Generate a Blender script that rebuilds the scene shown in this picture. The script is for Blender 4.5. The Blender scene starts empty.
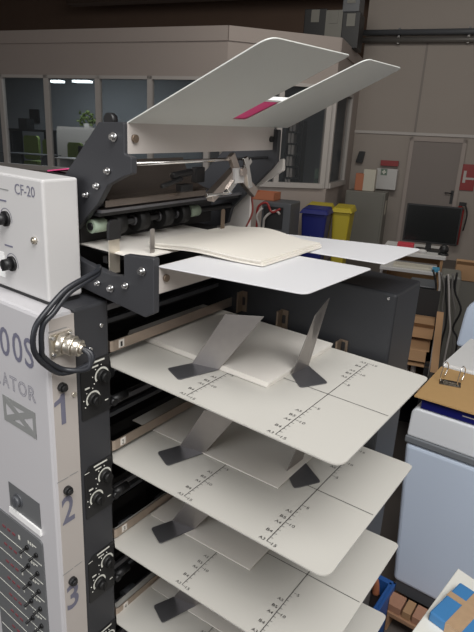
import bpy, bmesh, math, random
from mathutils import Vector, Matrix
random.seed(7)
PI = math.pi
C = bpy.context.scene.collection

# ------------------------------------------------------------------ frames
CAM = Vector((0.32748746, -0.7042993, 2.0))
RW = Matrix(((0.79868403, 0.59957136, 0.05116633),
             (0.22343774, -0.21653743, -0.95036157),
             (-0.55873016, 0.7704711, -0.30691186)))      # rows: right, down, forward
FPX = 537.524
# the collator stands slightly out of level: its own axes
MO = Vector((0, 0, 1.63416))
MA = Matrix(((0.999775, 0, 0), (0.000753, 0.999369, 0), (-0.0211974, 0.03552, 1)))
# axes of the hall
E1 = Vector((0.9636, 0.2672, 0)); E2 = Vector((-0.2672, 0.9636, 0))

def FM(p): return MO + MA @ Vector(p)
def FW(p): return Vector(p)
def FB(p): return E1 * p[0] + E2 * p[1] + Vector((0, 0, p[2]))

def hall(u, v, b):
    """point of the hall plane at depth b measured from the photograph -> (a, z)"""
    r = RW.transposed() @ Vector(((u - 237) / FPX, (v - 316) / FPX, 1))
    s = (b - CAM.dot(E2)) / r.dot(E2)
    p = CAM + r * s
    return p.dot(E1), p.z

# ------------------------------------------------------------------ materials
MATS = {}
def mat(name, col, rough=.5, metal=0., noise=0., nscale=40., bump=0., emit=None, es=1., spec=.5, alpha=1., trans=0.):
    if name in MATS: return MATS[name]
    m = bpy.data.materials.new(name); m.use_nodes = True
    nt = m.node_tree; b = nt.nodes['Principled BSDF']
    b.inputs['Base Color'].default_value = (*col, 1)
    b.inputs['Roughness'].default_value = rough
    b.inputs['Metallic'].default_value = metal
    b.inputs['Specular IOR Level'].default_value = spec
    if trans: b.inputs['Transmission Weight'].default_value = trans
    if alpha < 1: b.inputs['Alpha'].default_value = alpha
    if noise or bump:
        tc = nt.nodes.new('ShaderNodeTexCoord'); n = nt.nodes.new('ShaderNodeTexNoise')
        n.inputs['Scale'].default_value = nscale; n.inputs['Detail'].default_value = 5
        nt.links.new(tc.outputs['Object'], n.inputs['Vector'])
        if noise:
            r = nt.nodes.new('ShaderNodeMapRange')
            r.inputs['To Min'].default_value = 1 - noise; r.inputs['To Max'].default_value = 1 + noise
            nt.links.new(n.outputs['Fac'], r.inputs['Value'])
            mx = nt.nodes.new('ShaderNodeVectorMath'); mx.operation = 'SCALE'
            mx.inputs[0].default_value = col
            nt.links.new(r.outputs['Result'], mx.inputs['Scale'])
            nt.links.new(mx.outputs['Vector'], b.inputs['Base Color'])
        if bump:
            bp = nt.nodes.new('ShaderNodeBump'); bp.inputs['Strength'].default_value = bump
            bp.inputs['Distance'].default_value = .001
            nt.links.new(n.outputs['Fac'], bp.inputs['Height']); nt.links.new(bp.outputs['Normal'], b.inputs['Normal'])
    if emit:
        b.inputs['Emission Color'].default_value = (*emit, 1); b.inputs['Emission Strength'].default_value = es
    MATS[name] = m
    return m

M_BODY = mat('body_enamel', (.55, .54, .555), .42, noise=.015, nscale=12)
M_BOX = mat('box_enamel', (.60, .59, .585), .42, noise=.015, nscale=12)
M_SIDESHADE = mat('enamel_side_shaded', (.50, .46, .43), .45, noise=.015, nscale=12)  # white enamel with the dim warm light of side faces put into its colour
M_TRAY = mat('tray_enamel', (.53, .515, .475), .33, noise=.01, nscale=8)
M_BOARD = mat('board_enamel', (.61, .625, .595), .38, noise=.01, nscale=8)
M_CHAR = mat('charcoal_enamel', (.036, .037, .042), .5, bump=.25, nscale=900)
M_BLACK = mat('black_plastic', (.012, .012, .013), .45)
M_GUTS = mat('dark_frame', (.014, .013, .013), .6)
M_RUB = mat('rubber', (.006, .006, .006), .6)
M_CABLE = mat('cable_sheath', (.022, .024, .03), .38)
M_STEEL = mat('brushed_steel', (.37, .345, .33), .40, metal=.85, noise=.08, nscale=70)
M_DSTEEL = mat('blued_steel', (.21, .21, .225), .4, metal=.8, noise=.05, nscale=60)
M_BRASS = mat('guide_metal', (.52, .43, .36), .34, metal=.85, noise=.12, nscale=30)
M_CHROME = mat('chrome', (.75, .74, .72), .16, metal=1)
M_NICK = mat('nickel', (.72, .67, .58), .3, metal=.9)
M_SCREW = mat('screw_steel', (.6, .6, .6), .25, metal=1)
M_LAV = mat('lettering_grey_violet', (.17, .17, .23), .5)
M_LOGO = mat('logo_grey', (.27, .275, .27), .5)
M_INK = mat('marking_ink', (.03, .028, .028), .6)
M_WHITE = mat('white_print', (.75, .75, .68), .5)
M_KEY = mat('keypad_grey', (.13, .135, .14), .5)
M_RED = mat('indicator_red', (.20, .055, .065), .5)
M_PAPER = mat('cream_paper', (.78, .745, .69), .55, noise=.03, nscale=20)
M_PAPER2 = mat('white_paper', (.90, .90, .89), .75, noise=.01, nscale=20)
M_PINK = mat('pink_paper', (.92, .10, .30), .6)
M_GREEN = mat('pale_green_roller', (.42, .52, .40), .5)
M_WALL = mat('hall_wall_paint', (.34, .30, .27), .8, noise=.03, nscale=1.5)
M_OFF = mat('office_panel', (.36, .31, .285), .7, noise=.03, nscale=1.5)
M_FRAME = mat('window_frame_paint', (.46, .43, .41), .55)
M_DOOR = mat('door_paint', (.22, .19, .175), .6)
M_CEIL = mat('roof_boarding', (.055, .036, .028), .85, noise=.25, nscale=1.2)
M_BEAM = mat('beam_wood', (.07, .045, .033), .8, noise=.15, nscale=4)
M_PIPE = mat('pipe_metal', (.20, .19, .18), .45, metal=.4)
M_FLOOR = mat('concrete_floor', (.13, .112, .10), .7, noise=.2, nscale=3)
M_GLASS = mat('window_glass', (.10, .11, .12), .06, alpha=.16, spec=.5)
M_CARD = mat('cardboard', (.42, .25, .13), .8, noise=.06, nscale=9)
M_WOOD = mat('pallet_wood', (.42, .24, .14), .8, noise=.25, nscale=14)
M_BIN = mat('pale_blue_plastic', (.67, .77, .93), .42, noise=.01, nscale=5)
M_LID = mat('pale_lid_plastic', (.86, .89, .93), .4)
M_DGREY = mat('dark_grey_plastic', (.09, .095, .105), .4)
M_REAR = mat('charcoal_enamel_shaded', (.017, .018, .021), .45)  # charcoal darkened: the boards' shadow on the rear column is in the colour
M_CLIP = mat('dull_clip_metal', (.20, .15, .11), .45, metal=.6)
M_TABLE = mat('white_table_top', (.88, .87, .80), .5)
M_BLUE = mat('blue_plastic', (.010, .016, .16), .45)
M_BLUEBOX = mat('sky_blue_cardboard', (.06, .23, .50), .55, noise=.04, nscale=40)
M_NAVY = mat('navy_binder', (.008, .010, .13), .4)
M_TAPE = mat('brown_packing_tape', (.50, .34, .21), .35, noise=.12, nscale=60)
M_YEL = mat('yellow_plastic', (.50, .40, .03), .5)
M_GREYCAB = mat('grey_cabinet_paint', (.17, .165, .145), .5)
M_REDP = mat('red_paint', (.26, .015, .015), .4)
M_DESK = mat('desk_laminate', (.55, .54, .53), .5)
M_SCR = mat('screen_black', (.006, .007, .007), .25)
M_CREAMP = mat('cream_plastic', (.55, .52, .44), .5)
M_LAMP = mat('lamp_tube', (1, 1, 1), .5, emit=(.8, .95, 1), es=2.2)
M_OFFIN = mat('office_inner_wall', (.20, .215, .23), .8)
M_LEAF = mat('green_fabric', (.14, .20, .05), .8, noise=.3, nscale=20)
M_GCRATE = mat('green_carton', (.16, .22, .18), .7)
M_ORANGE = mat('orange_tray', (.45, .16, .08), .6)

# ------------------------------------------------------------------ mesh builder
class B:
    def __init__(s, frame=FM): s.bm = bmesh.new(); s.f = frame
    def _face(s, vs, mi):
        try: f = s.bm.faces.new(vs); f.material_index = mi; return f
        except ValueError: return None
    def box(s, x0, x1, y0, y1, z0, z1, mi=0):
        v = [s.bm.verts.new(p) for p in ((x0,y0,z0),(x1,y0,z0),(x1,y1,z0),(x0,y1,z0),(x0,y0,z1),(x1,y0,z1),(x1,y1,z1),(x0,y1,z1))]
        for q in ((0,3,2,1),(4,5,6,7),(0,1,5,4),(1,2,6,5),(2,3,7,6),(3,0,4,7)): s._face([v[i] for i in q], mi)
        return s
    def loft(s, ra, rb, mi=0, caps=True):
        a = [s.bm.verts.new(p) for p in ra]; b = [s.bm.verts.new(p) for p in rb]; n = len(a)
        if caps: s._face(a[::-1], mi); s._face(b, mi)
        for i in range(n): s._face([a[i], a[(i+1)%n], b[(i+1)%n], b[i]], mi)
        return s
    def prism(s, pts, axis, t0, t1, mi=0):
        """pts 2-D outline in the two other axes; extruded along axis"""
        def mk(p, t):
            return {'x': (t, p[0], p[1]), 'y': (p[0], t, p[1]), 'z': (p[0], p[1], t)}[axis]
        return s.loft([mk(p, t0) for p in pts], [mk(p, t1) for p in pts], mi)
    def cyl(s, p0, p1, r, seg=16, mi=0, r1=None, smooth=True):
        p0, p1 = Vector(p0), Vector(p1); d = (p1 - p0).normalized(); r1 = r if r1 is None else r1
        a = d.orthogonal().normalized(); b = d.cross(a)
        A = []; Bv = []
        for i in range(seg):
            t = 2*PI*i/seg; o = a*math.cos(t) + b*math.sin(t)
            A.append(s.bm.verts.new(p0 + o*r)); Bv.append(s.bm.verts.new(p1 + o*r1))
        s._face(A[::-1], mi); s._face(Bv, mi)
        for i in range(seg):
            f = s._face([A[i], A[(i+1)%seg], Bv[(i+1)%seg], Bv[i]], mi)
            if f and smooth: f.smooth = True
        return s
    def tube(s, pts, r, seg=10, mi=0, sub=5):
        P = [Vector(p) for p in pts]
        Q = []
        for i in range(len(P)-1):
            p0 = P[max(i-1,0)]; p1 = P[i]; p2 = P[i+1]; p3 = P[min(i+2,len(P)-1)]
            for k in range(sub):
                t = k/sub
                Q.append(.5*((2*p1)+(p2-p0)*t+(2*p0-5*p1+4*p2-p3)*t*t+(3*p1-p0-3*p2+p3)*t*t*t))
        Q.append(P[-1]); prev = None; rings = []
        n = (Q[1]-Q[0]).orthogonal().normalized()
        for i, q in enumerate(Q):
            d = (Q[min(i+1,len(Q)-1)]-Q[max(i-1,0)]).normalized()
            n = (n - d*n.dot(d)).normalized(); b = d.cross(n)
            rings.append([s.bm.verts.new(q + (n*math.cos(2*PI*k/seg)+b*math.sin(2*PI*k/seg))*r) for k in range(seg)])
        for a, b in zip(rings, rings[1:]):
            for k in range(seg):
                f = s._face([a[k], a[(k+1)%seg], b[(k+1)%seg], b[k]], mi)
                if f: f.smooth = True
        s._face(rings[0][::-1], mi); s._face(rings[-1], mi)
        return s
    def ball(s, c, r, mi=0, sc=(1,1,1), seg=14):
        m = Matrix.Translation(c) @ Matrix.Diagonal((sc[0], sc[1], sc[2], 1))
        g = bmesh.ops.create_uvsphere(s.bm, u_segments=seg, v_segments=seg//2+2, radius=r, matrix=m)
        for v in g['verts']:
            for f in v.link_faces: f.material_index = mi; f.smooth = True
        return s
    def text(s, txt, org, ex, ey, h, w=None, mi=0, outline=0, lift=None, bold=0, shear=0):
        """flat lettering: org = lower left, ex/ey unit axes, h = cap height, w = total width"""
        cu = bpy.data.curves.new('t', 'FONT'); cu.body = txt; cu.size = 1; cu.resolution_u = 3; cu.offset = bold; cu.shear = shear
        if outline: cu.fill_mode = 'NONE'; cu.bevel_depth = outline; cu.bevel_resolution = 0
        ob = bpy.data.objects.new('t', cu); C.objects.link(ob)
        me = bpy.data.meshes.new_from_object(ob.evaluated_get(bpy.context.evaluated_depsgraph_get()))
        xs = [v.co.x for v in me.vertices]; ys = [v.co.y for v in me.vertices]
        x0, x1, y0, y1 = min(xs), max(xs), min(ys), max(ys)
        sy = h/(y1-y0); sx = sy if w is None else w/(x1-x0)
        org, ex, ey = Vector(org), Vector(ex), Vector(ey)
        ez = ex.cross(ey)
        vs = [s.bm.verts.new(org + ex*((v.co.x-x0)*sx) + ey*((v.co.y-y0)*sy) + ez*(v.co.z*sy*.15)) for v in me.vertices]
        for p in me.polygons: s._face([vs[i] for i in p.vertices], mi)
        bpy.data.objects.remove(ob); bpy.data.meshes.remove(me); bpy.data.curves.remove(cu)
        return s

ORG = {}
def obj(name, b, mats, parent=None, bev=0, seg=2):
    me = bpy.data.meshes.new(name)
    if not isinstance(mats, (list, tuple)): mats = [mats]
    bmesh.ops.recalc_face_normals(b.bm, faces=b.bm.faces)
    for v in b.bm.verts: v.co = b.f(v.co)
    if parent is not None: o0 = ORG[parent.name]
    else:
        xs = [v.co for v in b.bm.verts]
        o0 = Vector(((min(v.x for v in xs)+max(v.x for v in xs))/2, (min(v.y for v in xs)+max(v.y for v in xs))/2, min(v.z for v in xs)))
    for v in b.bm.verts: v.co -= o0
    b.bm.to_mesh(me); b.bm.free()
    for m in mats: me.materials.append(m)
    o = bpy.data.objects.new(name, me); C.objects.link(o)
    if parent is None: o.location = o0
    else: o.parent = parent
    ORG[o.name] = o0
    if bev:
        md = o.modifiers.new('bevel', 'BEVEL'); md.width = bev; md.segments = seg; md.limit_method = 'ANGLE'
        md.angle_limit = math.radians(40); md.harden_normals = False
    return o
def tag(o, label, cat, group=None):
    o['label'] = label; o['category'] = cat
    if group: o['group'] = group
    return o
def lab(o, label): o['label'] = label; return o
def thing(name, label, cat, base, group=None):
    o = bpy.data.objects.new(name, None); C.objects.link(o); o.location = base; o.empty_display_size = .05
    ORG[o.name] = Vector(base)
    return tag(o, label, cat, group)
def struct(name, b, mats, parent=None, bev=0):
    o = obj(name, b, mats, parent, bev)
    if parent is None: o['kind'] = 'structure'
    return o
def rnd(pts, r, n=5):
    """round the corners of a 2-D outline; r = radius or list"""
    out = []; N = len(pts)
    for i, p in enumerate(pts):
        rr = r[i] if isinstance(r, (list, tuple)) else r
        p = Vector(p)
        if rr <= 0: out.append(tuple(p)); continue
        a = (Vector(pts[i-1]) - p); c = (Vector(pts[(i+1)%N]) - p)
        la, lc = a.length, c.length; a.normalize(); c.normalize()
        ang = a.angle(c); d = min(rr/math.tan(ang/2), la*.49, lc*.49)
        A, Cc = p + a*d, p + c*d
        for k in range(n+1):
            t = k/n; out.append(tuple(A*(1-t)**2 + p*2*t*(1-t) + Cc*t*t))
    return out

X, Y, Z = Vector((1,0,0)), Vector((0,1,0)), Vector((0,0,1))

# =================================================================== THE HALL
def bb(): return B(FB)
WB = 10.58
struct('floor', bb().box(-14, 6, -4, 12, -.1, 0), M_FLOOR)
struct('ceiling', bb().box(-14, 6, -.5, 14, 5.6, 5.7), M_CEIL)
# back wall with its panel joints
w = bb().box(-1.82, 6, WB, WB+.2, 0, 5.6)
struct('wall_back', w, M_WALL)
aj, _ = hall(428, 41, WB); aj2, _ = hall(410, 133, WB)
struct('trim_1', bb().box(aj-.02, aj+.02, WB-.012, WB, 2.36, 3.9), M_DOOR)
_, zr = hall(410, 134, WB)
struct('trim_2', bb().box(-1.82, 2.5, WB-.03, WB, zr-.02, zr+.03), M_FRAME)
# door
d0, dz = hall(412, 138, WB); d1, _ = hall(466, 141.5, WB)
door = struct('door_1', bb().box(d0+.05, d1-.05, WB-.05, WB-.01, 0, dz-.05), M_DOOR)
hx, hz = hall(452, 193, WB)
hb = bb().cyl((hx, WB-.05, hz), (hx, WB-.11, hz), .012).cyl((hx, WB-.11, hz), (hx-.13, WB-.11, hz), .011)
hb.box(hx-.02, hx+.03, WB-.06, WB-.05, hz-.2, hz+.05)
obj('door_handle', hb, M_BLACK, door)
fr = bb().box(d0-.02, d0+.05, WB-.07, WB, 0, dz+.02).box(d1-.05, d1+.02, WB-.07, WB, 0, dz+.02).box(d0-.02, d1+.02, WB-.07, WB, dz-.05, dz+.02)
obj('door_frame', fr, M_OFF, door)
# right return wall, a darker panel right of the door
# office: long front, chamfered bay, side
OB = 7.35
PA, PB, PC, PD = (-13.5, 7.35), (-3.27, 7.35), (-1.82, 8.40), (-1.82, WB)
ROOF, GROOVE, WT, SILL = 3.62, 3.42, 2.93, 1.34
def seg_box(b, p, q, t0, t1, z0, z1, off0, off1, mi=0):
    """box along segment p-q (2-D hall coords), from t0 to t1 metres, offset off0..off1 outward (towards the camera)"""
    p, q = Vector(p), Vector(q); d = (q-p).normalized(); n = Vector((d.y, -d.x))
    def c(t, o, z): r = p + d*t + n*o; return (r.x, r.y, z)
    b.loft([c(t0,off0,z0), c(t1,off0,z0), c(t1,off1,z0), c(t0,off1,z0)], [c(t0,off0,z1), c(t1,off0,z1), c(t1,off1,z1), c(t0,off1,z1)], mi)
    return b
def L(p, q): return (Vector(q)-Vector(p)).length
LAB, LBC, LCD = L(PA,PB), L(PB,PC), L(PC,PD)
for side, (p, q, ln) in dict(front=(PA,PB,LAB), bay=(PB,PC,LBC), side=(PC,PD,LCD)).items():
    b = bb()
    seg_box(b, p, q, 0, ln, WT, ROOF, -.1, 0); seg_box(b, p, q, 0, ln, 0, SILL, -.1, 0)
    seg_box(b, p, q, -.0, ln, GROOVE, ROOF+.0, 0, .025)       # raised upper fascia
    if side == 'side': seg_box(b, p, q, 1.5, ln, SILL, WT, -.1, 0)
    struct('wall_office_'+side, b, M_OFF)
roofpoly = [PA, PB, PC, PD, (-13.9, WB+.3)]
struct('ceiling_office', bb().prism(roofpoly, 'z', ROOF-.08, ROOF-.02), M_OFF)
# window frames and panes: mullion positions along each segment
def window(n, p, q, cuts, wmul=.085):
    f = bb()
    seg_box(f, p, q, cuts[0], cuts[-1], WT-.05, WT, -.06, .02); seg_box(f, p, q, cuts[0], cuts[-1], SILL, SILL+.08, -.06, .05)
    for c in cuts: seg_box(f, p, q, c-wmul/2, c+wmul/2, SILL, WT, -.06, .02)
    fo = struct('window_%d' % n, f, M_FRAME)
    for c0, c1 in zip(cuts, cuts[1:]):
        g = bb(); seg_box(g, p, q, c0+wmul/2, c1-wmul/2, SILL+.08, WT-.05, -.03, -.02)
        obj('window_pane', g, M_GLASS, fo)
cutA = [hall(u, v, OB)[0]+13.5 for u, v in ((2,100),(47,100),(98,100),(150,100))]
stp = (cutA[3]-cutA[1])/2
window(1, PA, PB, [cutA[0]-2*stp, cutA[0]-stp] + cutA + [cutA[3]+stp, min(cutA[3]+2*stp, LAB-.02), LAB-.02])
def bayx(u, v):
    # distance along the bay wall
    r = RW.transposed() @ Vector(((u - 237) / FPX, (v - 316) / FPX, 1))
    p, q = FB((*PB, 0)), FB((*PC, 0)); d = (q-p).normalized(); n = d.cross(Vector((0,0,1)))
    return (CAM + r*((p-CAM).dot(n)/r.dot(n)) - p).dot(d)
window(2, PB, PC, [.05, bayx(281, 105), LBC-.09])
window(3, PC, PD, [.09, 1.5])
# office interior
struct('wall_office_inner', bb().box(-14, -1.9, WB+.25, WB+.35, 0, ROOF), M_OFFIN)
struct('wall_office_partition', bb().box(-4.05, -3.95, 8.2, WB+.2, 0, ROOF-.1), M_OFFIN)
def bgbox(b, u0, v0, u1, v1, depth, dd=.3, mi=0):
    a0, z1 = hall(u0, v0, depth); a1, z0 = hall(u1, v1, depth); b.box(a0, a1, depth, depth+dd, z0, z1, mi); return a0, a1, z0, z1
b = bb(); bgbox(b, 36, 73.5, 48+4, 75.5, 9.0, .12); 
for (u0, u1), lb in (((49, 60), 'left'), ((72, 88), 'right')):
    b = bb(); bgbox(b, u0, 80, u1, 82.3, 9.2, .16); a = b
    tag(obj('ceiling_light', b, M_LAMP), 'lit ceiling tube in the glazed office, %s one of two' % lb, 'light')
b = bb(); bgbox(b, 29, 109, 39, 123, WB+.2, .04); tag(obj('wall_picture', b, M_BLACK), 'dark framed picture on the office inner wall', 'picture')
b = bb(); a = bgbox(b, 57, 126, 112, 131, 9.6, .5); b.box(a[0]+.02, a[1]-.02, 9.62, 10.1, .5, a[2]); b.box(a[0], a[1], 9.58, 9.62, .2, a[2]); tag(obj('office_counter', b, M_FRAME), 'pale counter inside the office behind the left window', 'counter')
for k, (u0, v0, u1, v1) in enumerate(((23, 135, 39, 160), (42, 139, 52, 158), (67, 142, 82, 160), (85, 140, 100, 158))):
    t = thing('office_chair', ('wide green office chair furthest left behind the glass', 'narrow green office chair beside the wide one at left',
               'green office chair in front of the pale counter, left one', 'green office chair nearest the dark bracket')[k], 'chair', FB((hall(u0, v0, 8.6)[0]+.15, 8.75, 0)), 'green chairs in the office')
    a0, z1 = hall(u0, v0, 8.6); a1, z0 = hall(u1, v1, 8.6)
    obj('backrest', bb().prism(rnd([(a0, z0), (a1, z0), (a1, z1), (a0, z1)], .08), 'y', 8.6, 8.67), M_LEAF, t)
    obj('seat', bb().box(a0+.01, a1-.01, 8.55, 9.0, z0-.12, z0-.03), M_LEAF, t, .02)
    am = (a0+a1)/2
    obj('chair_base', bb().cyl((am, 8.78, z0-.12), (am, 8.78, .05), .03).box(am-.08, am+.08, 8.75, 8.81, .0, .06).box(am-.03, am+.03, 8.6, 8.98, 0, .06), M_BLACK, t)
b = bb(); a = bgbox(b, 0, 152, 44, 156, 7.7, .5)
for aa in (a[0]+.05, a[1]-.1): b.box(aa, aa+.05, 7.72, 8.15, 0, a[2])
tag(obj('office_desk', b, M_DGREY), 'dark desk behind the leftmost office windows', 'desk')
b = bb(); a = bgbox(b, 54, 158, 104, 161, 7.7, .5)
for aa in (a[0]+.05, a[1]-.1): b.box(aa, aa+.05, 7.72, 8.15, 0, a[2])
tag(obj('office_desk', b, M_DESK), 'light desk in the office with papers, by the pale counter', 'desk')
t = thing('office_monitor', 'small dark monitor on the light office desk', 'monitor', FB((hall(85, 158, 7.9)[0], 7.9, hall(85, 158, 7.9)[1])))
a0, z1 = hall(78, 146, 7.9); a1, z0 = hall(90, 155, 7.9)
obj('screen', bb().box(a0, a1, 7.9, 7.94, z0, z1), M_SCR, t); obj('stand', bb().box((a0+a1)/2-.03, (a0+a1)/2+.03, 7.91, 7.95, z0-.06, z0+.02), M_DGREY, t)
for k, (u0, v0, u1, v1, m_, nm, lb) in enumerate(((77, 112, 92, 125, M_LEAF, 'plant', ''), (18, 118, 27, 129, M_BLACK, 'box', ''))):
    b = bb(); a0, z1 = hall(u0, v0, 9.75); a1, z0 = hall(u1, v1, 9.75)
    if k == 0:
        t = thing('potted_plant', 'leafy green plant in a pot on the office counter', 'plant', FB(((a0+a1)/2, 9.85, hall(85, 126, 9.75)[1])))
        bl = bb()
        for i in range(60):
            p = Vector((random.uniform(a0, a1), 9.75+random.uniform(0, .25), random.uniform(z0, z1)))
            q = p + Vector((random.uniform(-.09,.09), random.uniform(-.08,.02), random.uniform(-.05,.09)))
            bl.cyl(p, q, .03, 5, r1=.004)
        obj('foliage', bl, M_LEAF, t)
        obj('pot', bb().cyl(((a0+a1)/2, 9.88, z0-.2), ((a0+a1)/2, 9.88, z0+.03), .08, 14, r1=.11), M_FRAME, t)
    else:
        b.box(a0, a1, 9.75, 10.0, z0, z1); b.box(a0-.3, a1+.6, 9.7, 10.1, z0-.05, z0)
        b.box(a0-.25, a0-.2, 9.72, 10.08, 0, z0-.05); b.box(a1+.5, a1+.55, 9.72, 10.08, 0, z0-.05)
        tag(obj('office_sideboard', b, M_BLACK), 'dark sideboard with a box on it, far left in the office', 'sideboard')
# stock boxes seen through the bay window
shelfb = 9.3
a0, zt = hall(287, 120, shelfb); a1, zb = hall(298, 190, shelfb)
t = thing('office_shelf', 'dark office shelf with white folders behind the bay window', 'shelf', FB(((a0+a1)/2, shelfb+.15, 0)))
obj('shelf_frame', bb().box(a0, a0+.03, shelfb, shelfb+.3, 0, zt).box(a1-.03, a1, shelfb, shelfb+.3, 0, zt).box(a0, a1, shelfb+.28, shelfb+.3, 0, zt), M_BLACK, t)
for i in range(6):
    z = zb + (zt-zb)*i/6; obj('shelf_board', bb().box(a0, a1, shelfb, shelfb+.3, z-.015, z+.015), M_BLACK, t)
for i in range(6):
    z = zb + (zt-zb)*i/6 + .016
    for j in range(2):
        x0 = a0+.04+j*.06+.02*(i%2)
        tag(obj('ring_binder', bb().box(x0, x0+.045, shelfb+.02, shelfb+.24, z, z+.17), M_FRAME), 'pale ring binder on the dark office shelf behind the bay window', 'binder', 'binders on the office shelf')
for k, (u0, v0, u1, v1) in enumerate(((314, 180, 324, 190), (315, 169, 325, 179.6))):
    b = bb(); bgbox(b, u0, v0, u1, v1, 9.0, .3)
    tag(obj('green_carton', b, M_GCRATE), ('grey-green carton behind the bay window, lower of two', 'grey-green carton behind the bay window, upper of two')[k], 'carton')

# roof boxes
for k, (u0, v0, u1, v1, m_) in enumerate(((305, 9, 325, 33, M_BLACK), (326, 10, 341, 34, M_GREYCAB), (343, 12, 358, 38, M_BLACK), (344, -8, 359, 11.5, M_DGREY))):
    bbv = bb(); a0, a1, z0, z1 = bgbox(bbv, u0, v0, u1, v1, 9.2, .45)
    t = thing('storage_box', ('black box with white label on the office roof, leftmost', 'grey box with white label on the office roof between two black ones',
              'black box with white label on the office roof, at its right end', 'dark grey box on top of the rightmost roof box')[k], 'box', FB(((a0+a1)/2, 9.4, ROOF-.02)))
    zz0 = ROOF-.02 if k < 3 else z0
    bbv.bm.free(); obj('box_body', bb().box(a0, a1, 9.2, 9.65, zz0, z1), m_, t, .01)
    am = (a0+a1)/2
    obj('paper_label', bb().box(am-.07, am+.07, 9.19, 9.2, (z0+z1)/2-.02, (z0+z1)/2+.17), M_GREYCAB, t)
# pipes and beams
a0 = -1.82
for n, (v, r, lb) in enumerate(((33, .05, 'thick dark pipe run along top of the back wall'), (40.5, .045, 'grey pipe run just below the thick dark pipe'))):
    _, z0 = hall(363, v, WB-.1); _, z1 = hall(474, v-1.2 if n == 0 else v, WB-.1)
    bp_ = bb().cyl((-1.9, WB-.12, z0), (3.5, WB-.12, z0-.02), r)
    for x in (-1.2, 0, 1.2): bp_.box(x-.02, x+.02, WB-.12, WB, z0-r-.02, z0+r+.02)
    tag(obj('wall_pipe', bp_, M_DGREY if n == 0 else M_PIPE), lb, 'pipe')
def roofbeam(p, q, wdt, hgt, lb):
    b = B(FB); p, q = Vector(p), Vector(q); d = (q-p).normalized(); n = Vector((-d.y, d.x, 0)).normalized()*wdt/2; h = Vector((0,0,hgt))
    b.loft([p-n, p+n, p+n+h, p-n+h], [q-n, q+n, q+n+h, q-n+h])
    return obj('roof_beam', b, M_BEAM)
for k, x in enumerate((-6.5, -3.2, .2)):
    o = roofbeam((x, 3, 5.15), (x, 12, 5.15), .25, .45, ''); o.name = 'trim_%d' % (3+k); o['kind'] = 'structure'
o = roofbeam((-9, 11.2, 4.9), (4, 11.2, 4.9), .3, .5, ''); o.name = 'trim_6'; o['kind'] = 'structure'
struct('wall_upper', bb().box(-14, -1.82, WB+1.6, WB+1.8, ROOF-.2, 5.6), mat('upper_wall_boarding', (.14, .09, .065), .85, noise=.1, nscale=2))
struct('wall_left', bb().box(-14.1, -14, -4, 12.4, 0, 5.6), M_OFF)
struct('wall_office_left', bb().box(-13.9, -13.8, 7.45, WB+.25, 0, ROOF), M_OFFIN)

# grey cabinet, first-aid box, small stuff by the door
cd = 9.45
a0, z1 = hall(346, 190, cd); a1, _ = hall(386, 192, cd)
t = thing('metal_cabinet', 'grey metal cabinet with a handle between yellow bin and door', 'cabinet', FB(((a0+a1)/2, cd+.25, 0)))
obj('cabinet_body', bb().box(a0, a1, cd, cd+.55, 0, z1), M_GREYCAB, t, .01)
obj('cabinet_door', bb().box(a0+.03, a1-.03, cd-.02, cd, .05, z1-.05), M_GREYCAB, t, .005)
obj('cabinet_handle', bb().box(a0+.08, a0+.11, cd-.05, cd-.02, z1-.55, z1-.42), M_BLACK, t)
obj('paper_label', bb().box(a1-.005, a1+.005, cd+.15, cd+.35, z1-.4, z1-.15), M_CREAMP, t)
fa0, fz1 = hall(377, 168, WB-.2); fa1, fz0 = hall(395, 190, WB-.2)
t = thing('first_aid_box', 'white first-aid box with green cross on the grey cabinet', 'box', FB(((fa0+fa1)/2, WB-.1, z1)))
obj('box_body', bb().box(fa0, fa1, WB-.2, WB-.03, z1, fz1), M_DESK, t, .01)
ca, cz = hall(384, 172, WB-.21)
obj('cross_sign', bb().box(ca-.06, ca+.06, WB-.206, WB-.2, cz-.06, cz+.06).box(ca-.04, ca+.04, WB-.209, WB-.205, cz-.012, cz+.012, 1).box(ca-.012, ca+.012, WB-.209, WB-.205, cz-.04, cz+.04, 1), [M_GCRATE, M_WHITE], t)
ra0, rz1 = hall(381, 160, WB-.1); ra1, rz0 = hall(398, 166.5, WB-.1)
tag(obj('red_sign', bb().box(ra0, ra1, WB-.1, WB-.03, rz0, rz1), M_REDP), 'red box mounted on the wall above the first-aid box', 'sign')
for k, (u0, v0, u1, v1, m_, nm, lb, cat) in enumerate((
    (364, 169, 374, 189, M_CREAMP, 'document_holder', 'cream document holder standing left of the first-aid box', 'holder'),
    (356, 173, 363, 189, M_ORANGE, 'paper_carton', 'small red-brown carton on the left end of grey cabinet', 'carton'))):
    b = bb(); a0_, z1_ = hall(u0, v0, 9.6); a1_, _ = hall(u1, v1, 9.6); b.box(a0_, a1_, 9.6, 9.8, z1, z1_)
    tag(obj(nm, b, m_, None, .01), lb, cat)
a0_, z1_ = hall(357, 151, WB-.06); a1_, z0_ = hall(364, 163, WB-.06)
tag(obj('wall_telephone', bb().prism(rnd([(a0_, z0_), (a1_-.03, z0_), (a1_, z1_), (a0_+.05, z1_)], .02), 'y', WB-.1, WB-.02), M_BLACK), 'small black wall telephone left of the first-aid box', 'telephone')
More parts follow.
